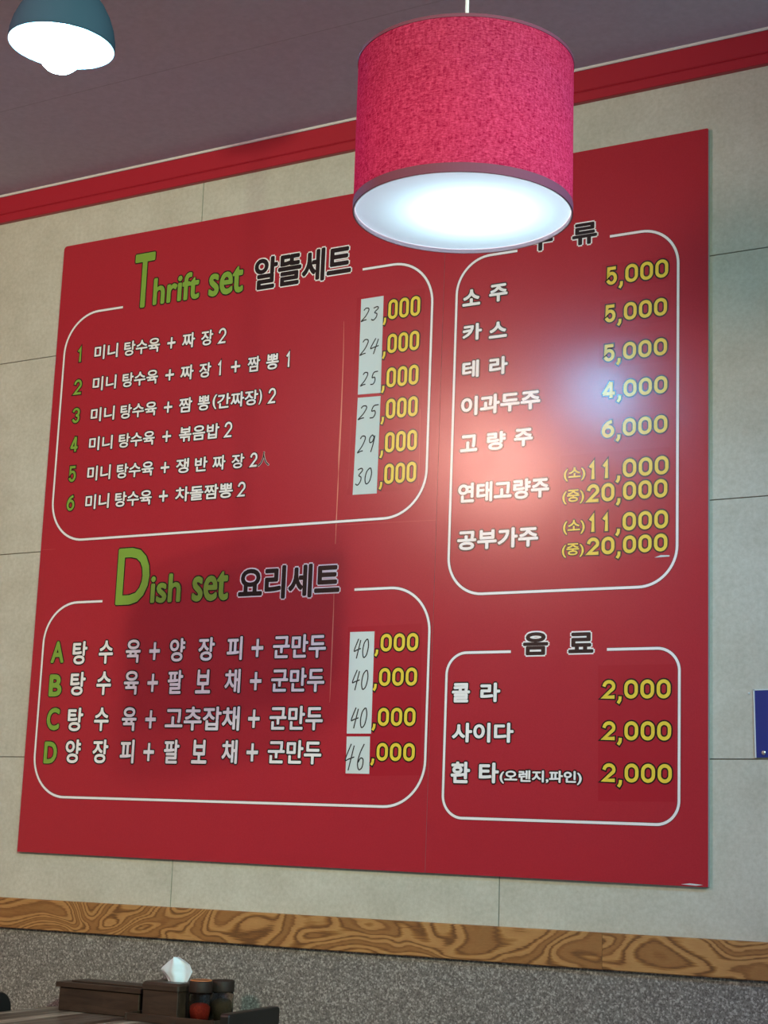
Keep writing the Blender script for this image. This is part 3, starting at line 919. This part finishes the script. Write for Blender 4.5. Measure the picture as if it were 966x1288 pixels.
# condiment tray with rim
tr = thing_at('condiment_tray', (-2.465, 3.385, TZ), 'shallow dark wooden tray under the tissue box and the spice jars', 'tray')
bm = bmesh.new(); box(bm, -0.135, 0.120, -0.072, 0.072, 0.0004, 0.006)
link('base', bm, M['dwood'], tr)
bm = bmesh.new()
box(bm, -0.135, 0.120, -0.0785, -0.0722, 0.0004, 0.019); box(bm, -0.135, 0.120, 0.0722, 0.0785, 0.0004, 0.019)
box(bm, -0.1415, -0.1352, -0.0785, 0.0785, 0.0004, 0.019); box(bm, 0.1202, 0.1265, -0.0785, 0.0785, 0.0004, 0.019)
link('rim', bm, M['dwood'], tr, bevel=0.0015)

# tissue box with a tissue standing out of it
tb = thing_at('tissue_box', (-2.522, 3.388, TZ + 0.0062), 'dark wooden tissue box with a white tissue sticking out, on the tray', 'tissue box')
bm = bmesh.new(); box(bm, -0.053, 0.053, -0.054, 0.054, 0.0002, 0.068)
link('body', bm, M['dwood'], tb, bevel=0.002)
bm = bmesh.new()
R = 0.058
n = 40
# lid with an oval slot
ring_o = rrect(-0.057, 0.057, -0.058, 0.058, (0.008,) * 4, 9)
ring_i = [(0.034 * math.cos(2 * PI * k / n - 0.75 * PI), 0.012 * math.sin(2 * PI * k / n - 0.75 * PI)) for k in range(n)]
lv = []
for pts, z in ((ring_o, 0.0684), (ring_o, 0.080), ([(x * 0.93, y * 0.93) for x, y in ring_o], 0.0865), (ring_i, 0.0865), (ring_i, 0.0684)):
    lv.append([bm.verts.new((x, y, z)) for x, y in pts])
for a, b in zip(lv, lv[1:]):
    for k in range(n): bm.faces.new((a[k], a[(k + 1) % n], b[(k + 1) % n], b[k]))
link('lid', bm, M['dwood'], tb, None)
# tissue: a pinched sheet opening upwards
bm = bmesh.new()
G = []
NU, NV = 30, 18


def table_at(T, v):
    for (a, b), (c, d) in zip(T, T[1:]):
        if v <= c:
            t = (v - a) / (c - a)
            return b + (d - b) * t
    return T[-1][1]


TL_ = [(0, -0.014), (0.25, -0.024), (0.5, -0.042), (0.58, -0.039), (0.8, -0.023), (0.93, -0.012), (1, -0.004)]
TR_ = [(0, 0.022), (0.3, 0.033), (0.55, 0.041), (0.78, 0.034), (0.92, 0.019), (1, 0.005)]
for j in range(NV + 1):
    v = j / NV
    row = []
    xl, xr = table_at(TL_, v), table_at(TR_, v)
    for i in range(NU + 1):
        u = i / NU
        x = (xl + (xr - xl) * u) * 1.22
        y = 0.013 * math.sin(u * 7.5 + 1.0 + v) * (0.45 + 0.6 * v) * (1 - 0.45 * v) + 0.004 * math.sin(u * 17 + v * 4) * v * (1 - v) * 2
        z = 0.074 + 0.070 * v + 0.003 * math.cos(u * 9) * (1 - v)
        row.append(bm.verts.new((x, y, z)))
    G.append(row)
for j in range(NV):
    for i in range(NU): bm.faces.new((G[j][i], G[j][i + 1], G[j + 1][i + 1], G[j + 1][i]))
ts = link('tissue', bm, M['tissue'], tb, True)
ts['label'] = 'white paper tissue'
so = ts.modifiers.new('thickness', 'SOLIDIFY'); so.thickness = 0.0006


def jar(x, y, label, fill, fmat, rim, fname):
    j = thing_at('spice_jar', (x, y, TZ + 0.0062), label, 'jar', 'spice jars on the tray')
    bm = bmesh.new()
    lathe(bm, [(0.024, 0.0003), (0.0275, 0.003), (0.0278, 0.065), (0.0255, 0.070), (0.0238, 0.070), (0.0258, 0.064), (0.0256, 0.005), (0.002, 0.005)], 40, cap0=True, cap1=True)
    link('glass', bm, M['glass'], j, True)
    bm = bmesh.new()
    lathe(bm, [(0.002, 0.0054), (0.0252, 0.0054), (0.0252, fill - 0.006), (0.019, fill), (0.008, fill + 0.003), (0.002, fill + 0.003)], 32, cap0=True, cap1=True)
    link(fname, bm, fmat, j, True)
    bm = bmesh.new()
    lathe(bm, [(0.0282, 0.0706), (0.0285, 0.073), (0.0285, 0.094), (0.0265, 0.097), (0.020, 0.0974), (0.002, 0.0974)], 40, cap0=True, cap1=True)
    link('lid', bm, M['lid'], j, True)
    if rim:  # orange ring stands in for the highlight on the lid's top edge
        bm = bmesh.new()
        lathe(bm, [(0.0266, 0.0972), (0.0262, 0.0992), (0.0235, 0.0992), (0.0235, 0.0976), (0.0266, 0.0972)], 40)
        link('lid_highlight', bm, M['lidshine'], j, True)['label'] = 'orange ring drawn as the highlight on the lid'


jar(-2.414, 3.350, 'spice jar of red chili flakes with a brown lid, beside the tissue box', 0.042, M['chili'], True, 'chili_flakes')
jar(-2.392, 3.410, 'spice jar of dark grey seasoning with a brown lid, behind the red chili jar', 0.050, M['pepper'], False, 'seasoning')


# ------------------------------------------------------------------ two black chairs at the table
def chair(x, y, face, label, rail_top, corner, pad, W, turn):
    """face +1: the sitter looks to +x"""
    c = empty('dining_chair', (x, y, 0), label, 'chair', 'chairs at the table', (0, 0, math.radians(turn)))
    f = face
    bm = bmesh.new()
    pts = rrect(-W, W, rail_top - (0.10 if pad else 0.046), rail_top, (0.012, 0.012, corner, corner), 8)
    prism(bm, pts, 'x', -0.012, 0.012)
    link('top_rail', bm, M['pad'] if pad else M['chair'], c, bevel=0.003)
    for s in (-1, 1):
        bm = bmesh.new()
        ztop = rail_top - (0.1005 if pad else 0.0465)
        a, b = sorted((s * W, s * (W - 0.042)))
        box(bm, -0.012, 0.012, a, b, 0.0, ztop)
        link('rear_leg', bm, M['chair'], c, bevel=0.003)
        bm = bmesh.new()
        q = sorted((f * 0.225, f * 0.26))
        box(bm, q[0], q[1], a, b, 0.0, 0.425)
        link('leg', bm, M['chair'], c, bevel=0.003)
    bm = bmesh.new(); box(bm, -0.009, 0.009, -W + 0.043, W - 0.043, 0.60, 0.635)
    link('cross_rail', bm, M['chair'], c, bevel=0.002)
    bm = bmesh.new()
    q = sorted((f * 0.0135, f * 0.275))
    box(bm, q[0], q[1], -W, W, 0.4255, 0.465)
    link('seat', bm, M['pad'], c, bevel=0.012)


chair(-2.2315, 3.298, -1, 'black chair with an open-backed rail, at the right side of the table', 0.803, 0.008, False, 0.1175, 4.2)
chair(-3.005, 3.165, 1, 'black chair with a rounded backrest, at the left side of the table', 0.790, 0.045, True, 0.170, 0.0)
